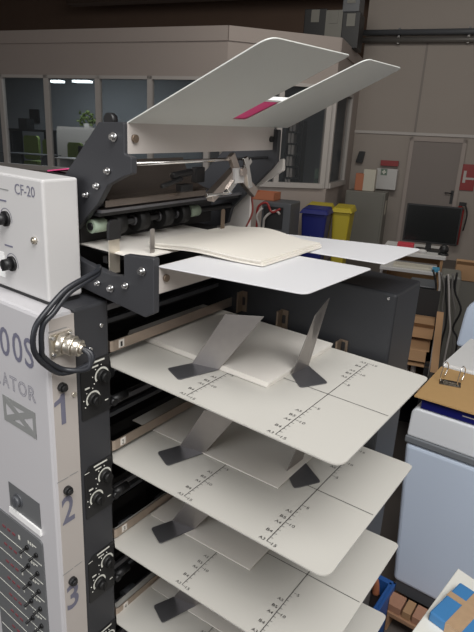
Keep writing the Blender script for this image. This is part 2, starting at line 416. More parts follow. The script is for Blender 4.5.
# fire extinguisher sign + extinguisher
ea0, ez1 = hall(463, 164, WB-.03); ea1, ez0 = hall(473, 191, WB-.03)
b = bb().box(ea0, ea1, WB-.03, WB-.01, ez0, ez1)
b.box(ea0+.04, ea0+.09, WB-.034, WB-.03, (ez0+ez1)/2-.1, (ez0+ez1)/2+.12, 1).box(ea0+.09, ea1-.02, WB-.034, WB-.03, (ez0+ez1)/2-.04, (ez0+ez1)/2+.0, 1)
tag(obj('fire_sign', b, [M_REDP, M_FRAME]), 'red fire equipment sign on the wall right of door', 'sign')
eb = WB-.16; ec, et = hall(460.5, 206, eb); _, ebz = hall(461, 245, eb)
t = thing('fire_extinguisher', 'red fire extinguisher hanging behind the right edge of monitor', 'fire extinguisher', FB((ec, eb, ebz)))
obj('cylinder', bb().cyl((ec, eb, ebz), (ec, eb, et-.08), .085, 18).cyl((ec, eb, et-.08), (ec, eb, et), .085, 18, r1=.03), M_REDP, t)
obj('valve', bb().box(ec-.03, ec+.1, eb-.02, eb+.02, et, et+.07), M_BLACK, t)
obj('hose', bb().tube([(ec+.08, eb-.02, et+.03), (ec+.14, eb-.03, et-.15), (ec+.12, eb-.04, et-.45)], .014), M_BLACK, t)
obj('wall_bracket', bb().box(ec-.04, ec+.04, eb+.08, WB-.004, ebz+.2, ebz+.5), M_DGREY, t)

# bins
def wheelie(name, u0, u1, v, depth, dd, m_, lb, wheels=True):
    a0, z1 = hall(u0, v, depth); a1, _ = hall(u1, v, depth)
    t = thing(name, lb, 'bin', FB(((a0+a1)/2, depth+dd/2, 0)))
    i = .05
    obj('bin_body', bb().loft([(a0+i+.02, depth+i, .03), (a1-i-.02, depth+i, .03), (a1-i-.02, depth+dd-i, .03), (a0+i+.02, depth+dd-i, .03)],
        [(a0+.01, depth+.01, z1-.09), (a1-.01, depth+.01, z1-.09), (a1-.01, depth+dd-.01, z1-.09), (a0+.01, depth+dd-.01, z1-.09)]), m_, t, .03)
    obj('lid', bb().loft([(a0-.02, depth-.03, z1-.09), (a1+.02, depth-.03, z1-.09), (a1+.02, depth+dd, z1-.09), (a0-.02, depth+dd, z1-.09)],
        [(a0+.02, depth+.03, z1-.02), (a1-.02, depth+.03, z1-.02), (a1-.02, depth+dd-.02, z1+.01), (a0+.02, depth+dd-.02, z1+.01)]), m_, t, .015)
    for x in (a0+.06, a1-.06): obj('wheel', bb().cyl((x-.025, depth+dd-.07, .09), (x+.025, depth+dd-.07, .09), .09, 18), M_BLACK, t)
    obj('handle', bb().cyl((a0+.05, depth+dd+.04, z1-.04), (a1-.05, depth+dd+.04, z1-.04), .015), m_, t)
wheelie('wheeled_bin', 301, 328, 207, 7.25, .40, M_BLUE, 'blue plastic bin in front of the yellow ones')
wheelie('wheeled_bin', 332, 352, 206, 7.7, .45, M_YEL, 'yellow plastic bin right of the blue bin')
wheelie('wheeled_bin', 306, 331, 203, 7.75, .32, M_YEL, 'yellow plastic bin behind the blue bin, only its rim showing')
# stuff behind the machine, left of the bins
a0, z1 = hall(262, 201, 6.2); a1, _ = hall(291, 205, 6.2)
t = thing('grey_machine', 'grey box-shaped machine standing left of the blue bin', 'machine', FB(((a0+a1)/2, 6.45, 0)))
obj('housing', bb().box(a0, a1, 6.2, 6.7, 0, z1), M_DGREY, t, .02)
obj('panel', bb().box(a0+.04, a1-.1, 6.18, 6.2, z1-.35, z1-.06), M_BLACK, t)
zg = z1
a0_, z1_ = hall(253, 191, 6.35); a1_, z0_ = hall(275, 201, 6.35)
b = bb().box(a0_, a1_, 6.3, 6.6, zg, zg+.01)
b.box(a0_, a1_, 6.3, 6.31, zg, z1_).box(a0_, a1_, 6.59, 6.6, zg, z1_).box(a0_, a0_+.01, 6.3, 6.6, zg, z1_).box(a1_-.01, a1_, 6.3, 6.6, zg, z1_)
tag(obj('orange_tray', b, M_ORANGE), 'open orange-brown tray on the grey machine left of bins', 'tray')
for k, (pts, m_, lb) in enumerate((
    ([(256, 229), (258, 208), (266, 203), (272, 212), (280, 209)], M_REDP, 'red cable looping in front of the grey machine'),
    ([(262, 231), (265, 218), (274, 211), (280, 214)], M_FRAME, 'white cable looping lower in front of grey machine'),
    ([(258, 232), (257, 216), (262, 208)], M_FRAME, 'white cable at the left side of grey machine'))):
    b = bb(); P = []
    for i, (u, v) in enumerate(pts): a, z = hall(u, v, 6.1); P.append((a, 6.12 - .03*(i % 2), z))
    P.insert(0, (P[0][0]-.03-.05*k, 6.05, .3)); P.insert(0, (P[0][0]-.03-.08*k, 6.0-.06*k, .016)); b.tube(P, .016, 8); tag(obj('cable', b, m_), lb, 'cable')

# desk with monitor (right background)
DB = 4.95
def hp(u, v, b): a, z = hall(u, v, b); return a, b, z
sa0, sz = hall(376, 262, DB+.0); 
desk_z = .93; low_z = .86
a0, _ = hall(380, 265, DB-.1); a1, _ = hall(436, 272, DB-.1)
_, low_z = hall(434, 272.5, DB-.1); _, top_z = hall(443, 257, DB+.25)
ta0, _ = hall(380, 252, DB+.25); ta1, _ = hall(446, 257, DB+.25)
t = thing('computer_desk', 'light computer desk with keyboard shelf and raised top under monitor', 'desk', FB(((a0+a1)/2, DB+.3, 0)))
obj('desk_top', bb().box(ta0, ta1, DB+.25, DB+.95, top_z-.035, top_z), M_DESK, t, .004)
obj('keyboard_shelf', bb().box(a0, a1, DB-.1, DB+.35, low_z-.035, low_z), M_DESK, t, .004)
for x in (ta0+.02, ta1-.05): obj('leg', bb().box(x, x+.03, DB+.3, DB+.9, 0, top_z-.035), M_CARD if x > 0 else M_DESK, t)
obj('back_panel', bb().box(ta0+.05, ta1-.05, DB+.85, DB+.87, .2, top_z-.035), M_CARD, t)
mb_ = DB+.55
ma0, mz1 = hall(407.5, 203, mb_); ma1, mz0 = hall(455.5, 251, mb_)
t = thing('computer_monitor', 'large black flat monitor standing on the computer desk', 'monitor', FB(((ma0+ma1)/2, mb_, top_z)))
bz0 = hall(430, 243.5, mb_)[1]; bz1 = hall(430, 205, mb_)[1]
obj('screen_housing', bb().box(ma0, ma1, mb_, mb_+.035, bz0, bz1), M_BLACK, t, .006)
obj('screen', bb().box(ma0+.015, ma1-.015, mb_-.002, mb_, bz0+.02, bz1-.015), M_SCR, t)
mm = (ma0+ma1)/2
obj('stand_neck', bb().box(mm-.03, mm+.03, mb_+.02, mb_+.05, top_z+.01, bz0+.1), M_BLACK, t)
obj('stand_foot', bb().prism(rnd([(mm-.13, mb_-.08), (mm+.13, mb_-.08), (mm+.13, mb_+.12), (mm-.13, mb_+.12)], .03), 'z', top_z, top_z+.012), M_BLACK, t)
# keyboard
ka0 = a0+.12; ka1 = a1-.05
t = thing('computer_keyboard', 'cream computer keyboard on the lower shelf of the desk', 'keyboard', FB(((ka0+ka1)/2, DB+.05, low_z)))
obj('keyboard_body', bb().box(ka0, ka1, DB-.05, DB+.13, low_z, low_z+.02), M_CREAMP, t, .004)
kb = bb()
for r_ in range(5):
    for c_ in range(16):
        x = ka0+.012+c_*(ka1-ka0-.024)/16; y = DB-.04+r_*.032
        kb.box(x, x+(ka1-ka0-.024)/16-.004, y, y+.026, low_z+.02, low_z+.028)
obj('keys', kb, M_CREAMP, t)
def small(u, v, depth, wd, dp, h, base, nm, m_, lb, cat, shape='box'):
    a, _ = hall(u, v, depth); b = bb()
    if shape == 'box': b.box(a-wd/2, a+wd/2, depth, depth+dp, base, base+h)
    elif shape == 'mouse': b.ball((a, depth+dp/2, base+h*.35), 1, sc=(wd/2, dp/2, h*.65))
    elif shape == 'speaker': b.cyl((a, depth+dp/2, base), (a, depth+dp/2, base+.02), wd/2, 16, r1=wd/2.2).ball((a, depth+dp/2, base+.06), .05).cyl((a, depth+dp/2, base+.02), (a, depth+dp/2, base+.05), .02, 10)
    return tag(obj(nm, b, m_, None, .004 if shape == 'box' else 0), lb, cat)
small(406, 241, DB+.30, .17, .12, .09, top_z, 'red_box', mat('red_card', (.55, .04, .06), .5), 'small bright red box at the left foot of the monitor', 'box')
small(423, 246, DB+.33, .10, .07, .04, top_z, 'computer_mouse', M_DESK, 'white computer mouse in front of the monitor', 'mouse', 'mouse')
small(401, 247, DB+.35, .12, .06, .025, top_z, 'black_stapler', M_BLACK, 'flat black stapler lying by the red box', 'stapler', 'mouse')
small(444, 250, DB+.33, .11, .09, .08, top_z, 'webcam_ball', M_BLACK, 'round black desk speaker on right end of the desk top', 'speaker', 'speaker')
small(436, 269, DB-.08, .07, .10, .035, low_z, 'blue_cloth', mat('light_blue', (.06, .28, .45), .6), 'small light blue packet at the end of the keyboard', 'packet')
# pc tower, grey bin and cardboard below
pa0, pz1 = hall(409, 284, DB-.5); pa1, _ = hall(436, 288, DB-.5)
t = thing('computer_tower', 'dark computer tower under the desk behind the collator column', 'computer', FB(((pa0+pa1)/2, DB-.3, 0)))
obj('tower_case', bb().box(pa0, pa1, DB-.5, DB-.16, pz1-.45, pz1), M_DGREY, t, .01)
obj('front_panel', bb().box(pa0+.01, pa1-.01, DB-.51, DB-.5, pz1-.44, pz1-.01), M_BLACK, t)
obj('tower_shelf', bb().box(pa0-.02, pa1+.02, DB-.52, DB-.14, pz1-.47, pz1-.45).box(pa0, pa0+.03, DB-.5, DB-.2, 0, pz1-.47).box(pa1-.03, pa1, DB-.5, DB-.2, 0, pz1-.47), M_CARD, t)
ga0, gz1 = hall(441, 275, 4.2); ga1, _ = hall(463, 272, 4.2)
t = thing('partition_screen', 'upright grey panel with hanging cables right of the tower', 'panel', FB(((ga0+ga1)/2, 4.3, 0)))
obj('board', bb().box(ga0, ga1, 4.2, 4.55, 0, gz1), M_GREYCAB, t, .02)
obj('socket', bb().box(ga0+.09, ga0+.12, 4.17, 4.2, gz1-.1, gz1-.03), M_BLACK, t)
for k in range(7):
    u = 434 + k*4; b = bb(); P = []
    for i, (dv, du) in enumerate(((272, 0), (290, 2-k*.5), (308, -3+k), (326, 4-k*1.3), (342, -6+k*1.2))):
        a, z = hall(u+du+random.uniform(-2, 2), dv+random.uniform(-3, 3), 4.12); P.append((a, 4.12-.01*k, z))
    P.append((P[-1][0]-.02, 4.10-.01*k, .02)); P.append((P[-1][0]-.12, 4.0-.03*k, .009)); b.tube(P, .009, 6)
    tag(obj('power_cable', b, (M_BLACK, M_FRAME, M_PIPE)[k % 3]), 'loose cable dangling before the upright grey panel', 'cable', 'cables hanging by the grey panel')
for k, (u0, v0, u1, v1, dpt, lb) in enumerate(((457, 262, 490, 284, 4.7, 'open brown cardboard box at the right edge below monitor'), (406, 322, 432, 340, 2.9, 'brown cardboard box showing between collator column and cables, upper'),
        (402, 347, 429, 352, 2.75, 'brown cardboard flap below the upper box beside the column'), (401, 382, 424, 393, 2.55, 'brown cardboard box behind the top corner of uppermost tray'))):
    a0, z1 = hall(u0, v0, dpt); a1, z0 = hall(u1, v1, dpt)
    t = thing('cardboard_box', lb, 'box', FB(((a0+a1)/2, dpt+.15, z0)))
    if k == 0: tag(obj('box_stand', bb().box(a0+.02, a1-.02, dpt+.02, dpt+.28, 0, z0), M_GREYCAB), 'grey stand under the open cardboard box at right edge', 'stand')
    obj('box_body', bb().box(a0, a1, dpt, dpt+.3, z0, z1-.02), M_CARD, t, .003)
    if k < 2: obj('flap', bb().loft([(a0, dpt, z1-.02), (a1, dpt, z1-.02), (a1, dpt+.005, z1-.02), (a0, dpt+.005, z1-.02)], [(a0, dpt-.05, z1+.02), (a1, dpt-.05, z1+.02), (a1, dpt-.045, z1+.02), (a0, dpt-.045, z1+.02)]), M_CARD, t)
# shelf unit that carries those boxes
sa0, _ = hall(392, 340, 2.55); sa1, _ = hall(434, 340, 2.55)
t = thing('storage_rack', 'dark rack holding cardboard boxes behind the collator column', 'rack', FB(((sa0+sa1)/2, 2.75, 0)))
z3 = hall(401, 380, 2.6)[1]; z2 = hall(399, 352, 2.75)[1]; z1_ = hall(406, 341, 2.9)[1]
obj('rack_back', bb().box(sa0, sa1, 3.22, 3.24, 0, z1_+.3), M_GUTS, t)
for z in (z3, z2, z1_): obj('rack_shelf', bb().box(sa0, sa1, 2.58, 3.22, z-.012, z), M_CARD, t)
for x in (sa0, sa1-.03): obj('rack_side', bb().box(x, x+.03, 2.58, 3.22, 0, z1_), M_GUTS, t)
for k in range(2):
    a, z = hall(408+k*8, 352, 2.66); _, zz = hall(408, 367, 2.66)
    tag(obj('white_bottle', bb().cyl((a, 2.7, z3), (a, 2.7, z3+.08), .018, 12).cyl((a, 2.7, z3+.08), (a, 2.7, z3+.1), .018, 12, r1=.008), M_FRAME), ('small white bottle on the rack, nearest the collator column', 'small white bottle on the rack, right of its twin')[k], 'bottle')
# leaning cardboard next to the rack
b = B(FW)
def lean(u0, v0, u1, v1, d0, d1): pass
a0, z1 = hall(437, 312, 3.1); a1, z0 = hall(430, 372, 2.5)
b = bb().loft([(a0, 3.1, z1), (a0+.045, 3.1, z1), (a0+.045, 3.12, z1), (a0, 3.12, z1)], [(a1, 2.5, z0), (a1+.045, 2.5, z0), (a1+.045, 2.52, z0), (a1, 2.52, z0)])
tag(obj('cardboard_sheet', b, M_CARD), 'narrow cardboard sheet leaning between rack and cables', 'cardboard')

# =================================================================== THE COLLATOR
col = thing('paper_collator', 'tall white and charcoal paper collator with numbered stacked trays', 'collator', FM((-.4, 0, 0)) * 1)
col.location.z = 0; ORG[col.name] = Vector(col.location)
XC, YF, YS, YD = -.33, -.272, -.222, -.155          # side face, front face, strip / charcoal joint, charcoal rear edge
TOP = .113
BOT = -1.60
# white body (front + numbered strip) with lettering
b = B().box(-.95, XC, YF, YS, BOT, TOP)
body = obj('body_panel', b, M_BODY, col, .006)
yl = YF-.0006
for ch, x, w_ in (('0', -.4915, .0275), ('0', -.4565, .0275), ('0', -.4205, .0265), ('S', -.388, .023)):
    lab(obj('lettering', B().text(ch, (x, yl, .0185), X, Z, .050, w_, bold=.006), M_LAV, body), 'grey-violet character %s of the model number' % ch)
for ch, x in (('L', -.4835), ('A', -.4625), ('T', -.4395), ('O', -.4160), ('R', -.3880)):
    lab(obj('lettering', B().text(ch, (x*1.0+.003, yl, -.0385), X, Z, .0255, {'L': .014, 'O': .023}.get(ch, .019), outline=.012), M_LAV, body), 'outlined letter %s' % ch)
# envelope logo
b = B()
def bar2(p, q, w_, y=yl):
    p, q = Vector((p[0], 0, p[1])), Vector((q[0], 0, q[1])); d = (q-p).normalized(); n = Vector((-d.z, 0, d.x))*w_/2
    b.loft([Vector((0,y,0))+p-n, Vector((0,y,0))+q-n, Vector((0,y,0))+q+n, Vector((0,y,0))+p+n], [Vector((0,y+.0005,0))+p-n, Vector((0,y+.0005,0))+q-n, Vector((0,y+.0005,0))+q+n, Vector((0,y+.0005,0))+p+n])
lx0, lx1, lz0, lz1 = -.464, -.371, -.105, -.057
bar2((lx0, lz1-.005), (lx1, lz1-.005), .010); bar2((lx0, lz0+.005), (lx1, lz0+.005), .010)
bar2((lx0+.004, lz0), (lx0+.004, lz1), .008, yl-.0001); bar2((lx1-.004, lz0), (lx1-.004, lz1), .008, yl-.0001)
bar2((lx0+.004, lz0+.004), (lx1-.004, lz1-.004), .011, yl-.0002); bar2((lx0+.004, lz1-.004), (lx1-.004, lz0+.004), .011, yl-.0003)
lab(obj('emblem', b, M_LOGO, body), 'grey envelope-shaped cross emblem')
# recess with knob
b = B(); rx0, rx1, rz0, rz1 = -.470, -.377, -.283, -.231
b.box(rx0, rx1, yl-.0004, yl, rz0, rz1)
rec = obj('switch_recess', b, M_KEY, body)
b = B().prism([(rx0-.002, rz0-.012), (rx1+.002, rz0-.012), (rx1, rz0), (rx0, rz0)], 'y', YF-.004, YF)
lab(obj('recess_edge', b, M_PAPER2, rec), 'bright lower edge of the recess')
b = B().cyl((-.441, YF, -.256), (-.441, YF-.003, -.256), .013, 20).cyl((-.441, YF-.003, -.256), (-.441, YF-.009, -.256), .010, 20).box(-.443, -.439, YF-.011, YF-.003, -.265, -.247)
obj('rotary_knob', b, M_DGREY, rec)
# keypad
kx0, kx1, kz1 = -.545, -.3755, -.309
b = B().prism(rnd([(kx0, kz1-.44), (kx1, kz1-.44), (kx1, kz1), (kx0, kz1)], .008), 'y', YF-.003, YF)
key = obj('keypad', b, M_KEY, body)
b = B()
for r_ in range(10):
    z = -.338 - r_*.0405
    b.text(str(r_+1), (-.4485, YF-.0035, z-.004), X, Z, .010, .006 if r_ < 9 else .011, bold=.03)
    b.box(kx0+.004, kx1-.004, YF-.0035, YF-.003, z-.0235, z-.0225)
    for i in range(3): b.box(-.418+.006*i, -.415+.006*i, YF-.0035, YF-.003, z+.004, z+.010)
    b.box(-.402, -.393, YF-.0035, YF-.003, z+.008, z+.0095)
obj('row_markings', b, M_WHITE, key)
for r_ in range(7):
    z = -.338 - r_*.0405
    for i in range(3): obj('indicator_lamp', B().box(-.50+.016*i, -.491+.016*i, YF-.0042, YF-.003, z-.004, z), M_RED, key)
for r_ in range(8):
    z = -.338 - r_*.0405
    for dx in (0, .028):
        b = B().cyl((-.4215+dx, YF-.003, z-.007), (-.4215+dx, YF-.006, z-.007), .0045, 10).cyl((-.4215+dx, YF-.006, z-.007), (-.4235+dx, YF-.018, z-.011), .0022, 8, r1=.0028)
        obj('toggle_switch', b, M_BLACK, key)

# numbered strip on the side
b = B().box(XC-.002, XC+.0008, YF+.006, YS, BOT, TOP-.006)
strip = obj('number_strip', b, M_SIDESHADE, col)
xs = XC+.0014
PIT = .186
b = B().prism([(-.2535, -.070), (-.2455, -.070), (-.2455, -.017), (-.2520, -.017), (-.2550, -.023), (-.2650, -.0275), (-.2650, -.0345), (-.2535, -.031)], 'x', XC+.0008, xs)
lab(obj('numeral', b, M_LAV, strip), 'large grey-violet numeral 1')
for nm, org, w_ in (('2', (xs, -.2625, -.256), .0245), ('3', (xs, -.2625, -.440), .0245), ('4', (xs, -.263, -.626), .025)):
    b = B().text(nm, org, Y, Z, .053, w_, bold=.018)
    lab(obj('numeral', b, M_LAV, strip), 'large grey-violet numeral '+nm)
b = B()
for k in range(1, 4):
    z = -.006 - .186*k + .022
    b.box(xs-.0004, xs, -.268, -.247, z, z+.0012).box(xs-.0004, xs, -.244, -.228, z+.0005, z+.0017)
b.box(xs-.0004, xs, -.268, -.236, .088, .0892)
obj('fine_print', b, M_LOGO, strip)
for k in range(4):
    z = -.005 - .187*k
    obj('push_button', B().cyl((XC, -.2505, z), (XC+.008, -.2505, z), .0075, 18).cyl((XC+.008, -.2505, z), (XC+.012, -.2505, z), .005, 14), M_BLACK, strip, .0008)
obj('screw', B().cyl((XC, -.229, -.026), (XC+.004, -.229, -.026), .004, 14), M_NICK, strip)

# round multi-pin connector and its two-fold cable
cc = Vector((XC, -.248, .068))
b = B()
b.prism(rnd([(-.268, .048), (-.228, .048), (-.228, .084), (-.268, .084)], .004), 'x', XC, XC+.004)
dcn = Vector((1, .50, -.22)).normalized()
p = cc.copy()
for l_, r0, r1 in ((.010, .0170, .0170), (.010, .0150, .0150), (.003, .0160, .0160), (.008, .0135, .012), (.003, .013, .013), (.004, .009, .008)):
    q = p + dcn*l_; b.cyl(p, q, r0, 22, r1=r1); p = q
con = obj('cable_connector', b, M_NICK, col, .0008)
lab(con, 'nickel-plated round plug on the numbered strip')
for yy, zz in ((-.263, .079), (-.233, .079), (-.263, .053)):
    obj('screw', B().cyl((XC+.004, yy, zz), (XC+.007, yy, zz), .003, 10), M_SCREW, con)
end = p
for off, nm in ((0, 'a'), (1, 'b')):
    o = .0135*off
    P = [end - dcn*.01, end + Vector((.008, .006-o*.2, -.004-o*.2)), end + Vector((.012, .002-o*.3, -.020-o*.5)),
         (-.312+.002*off, -.258, .026+o*.5), (-.31, -.288-o*.1, .050+o*.9), (-.305, -.308+o*.9, .081), (-.302, -.306+o*.9, .114), (-.300, -.286+o*.7, .136-o*.5),
         (-.300, -.255+o*.3, .158-o*.5), (-.300, -.222, .168-o*.5), (-.303, -.196, .1735-o*.4), (-.315, -.183, .175)]
    obj('cable', B().tube(P, .0041, 10), M_CABLE, con)

# charcoal side column
b = B().box(-.455, XC+.001, YS, YD, BOT, TOP-.001)
sidec = obj('side_column', b, M_CHAR, col, .004)
for yy, zz in ((-.172, .074), (-.195, .040)):
    obj('screw', B().cyl((XC, yy, zz), (XC+.004, yy, zz), .0035, 12), M_SCREW, sidec)
for k in range(8):
    z0 = -.1865*k - (.006 if k else 0)
    b = B().prism(rnd([(-.2155, -.082+z0), (-.1565, -.082+z0), (-.1565, .020+z0), (-.206, .020+z0), (-.2155, .008+z0)], .003), 'x', XC+.001, XC+.0025)
    mod = obj('control_module', b, M_BLACK, sidec)
    b = B(); xm = XC+.0028
    b.box(xm-.0003, xm, -.196, -.167, .0135+z0, .0165+z0).box(xm-.0003, xm, -.193, -.180, .006+z0, .0085+z0)
    b.box(xm-.0003, xm, -.208, -.199, -.0275+z0, -.0245+z0)
    b.box(xm-.0003, xm, -.2155, -.206, .0095+z0, .0105+z0)
    for (cy, cz, r_) in ((-.1735, -.0125, .0145), (-.1925, -.0485, .0145)):
        n = 26; t0, t1 = math.radians(-10), math.radians(215)
        inn = []; out = []
        for i in range(n+1):
            t_ = t0 + (t1-t0)*i/n
            inn.append(b.bm.verts.new((xm, cy+math.cos(t_)*(r_-.0035), cz+z0+math.sin(t_)*(r_-.0035))))
            out.append(b.bm.verts.new((xm, cy+math.cos(t_)*r_, cz+z0+math.sin(t_)*r_)))
        for i in range(n): b._face([inn[i], out[i], out[i+1], inn[i+1]], 0)
        for i in range(4):
            t_ = t0+(t1-t0)*(.45+i*.18); r2 = r_+.0045
            b.ball((xm, cy+math.cos(t_)*r2, cz+z0+math.sin(t_)*r2), .0011, seg=6)
    b.box(xm-.0003, xm, -.168, -.161, -.062+z0, -.060+z0)
    obj('dial_markings', b, M_WHITE, mod)
    for (cy, cz) in ((-.1735, -.0125), (-.1925, -.0485)):
        kb = B().cyl((XC+.002, cy, cz+z0), (XC+.010, cy, cz+z0), .0115, 22, r1=.0105).cyl((XC+.010, cy, cz+z0), (XC+.017, cy, cz+z0), .0085, 20, r1=.0078)
        kb.box(XC+.010, XC+.0185, cy-.0012, cy+.0012, cz+z0-.009, cz+z0+.009)
        obj('dial_knob', kb, M_RUB, mod)

# feeder interior behind the trays
b = B().box(-.62, -.60, YD, .23, BOT, .10)
obj('feeder_back', b, M_GUTS, col)
b = B().box(-.60, -.40, .226, .245, BOT, .11)
obj('feeder_side', b, M_CHAR, col)
for k in range(6):
    z0 = -.184*k
    unit = obj('feed_unit', B().box(-.455, -.400, YD+.002, .225, z0+.062, z0+.074).box(-.47, -.44, YD+.002, .225, z0-.045, z0-.02).box(-.40, -.39, YD+.002, .225, z0+.040, z0+.046), M_GUTS, col)
    sh = obj('feed_shaft', B().cyl((-.395, YD, z0-.052), (-.395, .225, z0-.052), .006, 12), M_DSTEEL, unit)
    for yy in (-.13, -.075, .03, .12):
        obj('feed_roller', B().cyl((-.395, yy, z0-.052), (-.395, yy+.03, z0-.052), .014, 18), M_DGREY, unit)
    obj('clamp_knob', B().cyl((-.36, -.148, z0-.073-.006*k), (-.335, -.148, z0-.073-.006*k), .009, 14).cyl((-.335, -.148, z0-.073-.006*k), (-.325, -.148, z0-.073-.006*k), .0065, 12).cyl((-.335, -.148, z0-.073-.006*k), (-.335, -.115, z0-.073-.006*k), .008, 12), M_BLACK, unit)
    obj('sensor_rail', B().box(-.385, -.375, YD+.01, .22, z0+.050, z0+.058), M_DGREY, unit)
    obj('upper_rail', B().box(-.372, -.366, YD+.01, .22, z0+.078, z0+.088), M_DSTEEL, unit)
    # guide bar with bent nose and number tag
    zg_ = -.0072*k
    zb_, zt_ = z0+.0155+zg_, z0+.0345+zg_
    P = rnd([(-.339, -.146), (-.352, -.150)], 0)
    gb = B().prism([(-.3365, -.140), (-.3385, -.1455), (-.346, -.147), (-.354, -.1455), (-.354, -.1435), (-.346, -.1445), (-.340, -.143), (-.3385, -.138), (-.3385, .215), (-.3365, .215)], 'z', zb_, zt_)
    g = obj('guide_bar', gb, M_BRASS, unit)
    tg = B().box(-.3365, -.3360, -.128, -.116, zb_+.003, zt_-.002)
    tg.text(str(k+1), (-.3357, -.1245, zb_+.0045), Y, Z, .009, .0045, mi=1)
    obj('number_tag', tg, [M_PAPER, M_INK], unit)

# trays
def trayz(k, x): return -k*(.1745 - .020*x*1.0) if x > 0 else -k*(.1745 + .030*(-x))
def tray(k, parent):
    x0, x1, y0, y1 = -.322, .1015, -.158, .170
    out = rnd([(x0, y0), (x1, y0), (x1, y1), (-.362, y1), (-.362, -.128)], [.002, .020, .010, .002, .002], 6)
    th = .0022
    b = B()
    # outline extruded; depth in x subdivided so that the sheet follows its slope
    b.loft([(p[0], p[1], trayz(k, p[0])-th) for p in out], [(p[0], p[1], trayz(k, p[0])) for p in out], 0)
    f0 = b.f
    def zt(x, y): return trayz(k, x) + .0004
    def q(x0, x1, y0, y1, mi=1):
        v = [b.bm.verts.new((x, y, zt(x, y))) for x, y in ((x0,y0),(x1,y0),(x1,y1),(x0,y1))]; b._face(v, mi)
    ln = .0012
    q(-ln/2, ln/2, -.150, .150)                       # scale line
    q(-.22, .0985, -ln/2, ln/2)                       # centre line
    q(-.2-ln/2, -.2+ln/2, -.150, .150) if False else None
    def scale(xc):
        for s in (-1, 1):
            for i in range(0, 11):
                y = s*(.05+.01*i); l_ = .008 if i % 5 == 0 else .005
                q(xc, xc+l_, y-.0003, y+.0003)
            for lbl, yy in (('A3', .1485), ('B4', .1285), ('A4', .105), ('B5', .091), ('A5', .074)):
                tx = B(); b.text(lbl, (xc-.014, s*yy-.003, zt(xc-.012, 0)), X, Y, .0055, .010, mi=1)
            for lbl, yy in (('15', .15), ('10', .10), ('5', .05)):
                b.text(lbl, (xc+.009, s*yy-.003, zt(xc+.01, 0)), X, Y, .0055, .004 if lbl == '5' else .008, mi=1)
    scale(0)
    q(-.1605-ln/2, -.1605+ln/2, -.150, .150); scale(-.1605)
    return obj('tray', b, [M_TRAY, M_INK], parent, 0)
for k in range(6): tray(k, col)

# rear charcoal column and clips
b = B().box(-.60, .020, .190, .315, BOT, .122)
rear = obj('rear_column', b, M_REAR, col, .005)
obj('screw', B().cyl((.006, .188, .112), (.006, .190, .112), .0025, 10), M_SCREW, rear)
for (cx, cz, w_, h_) in ((-.2015, .020, .017, .040), (-.0675, .001, .017, .026), (-.303, .034, .014, .044)):
    b = B().box(cx-w_/2, cx+w_/2, .1865, .190, cz-h_/2, cz+h_/2).box(cx-w_/2, cx-w_/2+.004, .170, .190, cz-h_/2, cz+h_/2)
    cl = obj('tray_clip', b, M_CLIP, rear, .0008)
    obj('clip_slot', B().prism(rnd([(cx-.004, cz-.008), (cx+.004, cz-.008), (cx+.004, cz+.010), (cx-.004, cz+.010)], .003), 'y', .186, .1866), M_BLACK, cl)

# =================================================================== HEAD UNIT on top
head = thing('delivery_unit', 'control box and delivery boards mounted on top of the collator', 'machine', FM((-.36, -.05, TOP)))
HX, HY0, HY1, HZ0 = -.364, -.240, -.178, TOP+.006
HZ1 = .302
b = B().box(-.78, HX, HY0, HY1, HZ0, HZ1)
cb = obj('control_box', b, M_BOX, head, .004, 3)
obj('foot_gap', B().box(-.77, HX-.004, HY0+.004, HY1-.004, TOP-.0005, HZ0), M_BLACK, cb)
b = B().text('CF-20', (-.434, HY0-.0006, .2745), X, Z, .0155, .051)
lab(obj('model_lettering', b, M_LAV, cb), 'grey CF-20 lettering')
b = B()
for cx, cz in ((-.464, .233), (-.456, .163)):
    n = 18
    for i in range(n):
        t0_, t1_ = math.radians(-20+220*i/n), math.radians(-20+220*(i+1)/n)
        v = [b.bm.verts.new((cx+math.cos(t)*r, HY0-.0006, cz+math.sin(t)*r)) for t, r in ((t0_, .0155), (t0_, .0165), (t1_, .0165), (t1_, .0155))]
        b._face(v, 0)
    b.box(cx-.018, cx+.004, HY0-.0006, HY0, cz+.026, cz+.0285)
obj('dial_marks', b, M_LAV, cb)
for cx, cz in ((-.464, .233), (-.456, .163)):
    obj('rotary_knob', B().cyl((cx, HY0, cz), (cx, HY0-.004, cz), .012, 22).cyl((cx, HY0-.004, cz), (cx, HY0-.017, cz), .0095, 20, r1=.0085).box(cx-.0012, cx+.0012, HY0-.0185, HY0-.006, cz-.009, cz+.009), M_BLACK, cb)
obj('screw', B().cyl((-.390, HY0, .211), (-.390, HY0-.004, .211), .0055, 16).cyl((-.390, HY0-.004, .211), (-.390, HY0-.006, .211), .003, 12), M_NICK, cb)
obj('white_sticker', B().box(-.56, -.479, HY0-.0008, HY0, .135, .177), M_PAPER2, cb)
obj('maker_lettering', B().text('CF', (-.50, HY0-.0006, .30-.02), X, Z, .004, .004) if False else B().box(-.56, -.452, HY0-.0006, HY0-.0003, .277, .2785), M_LOGO, cb)

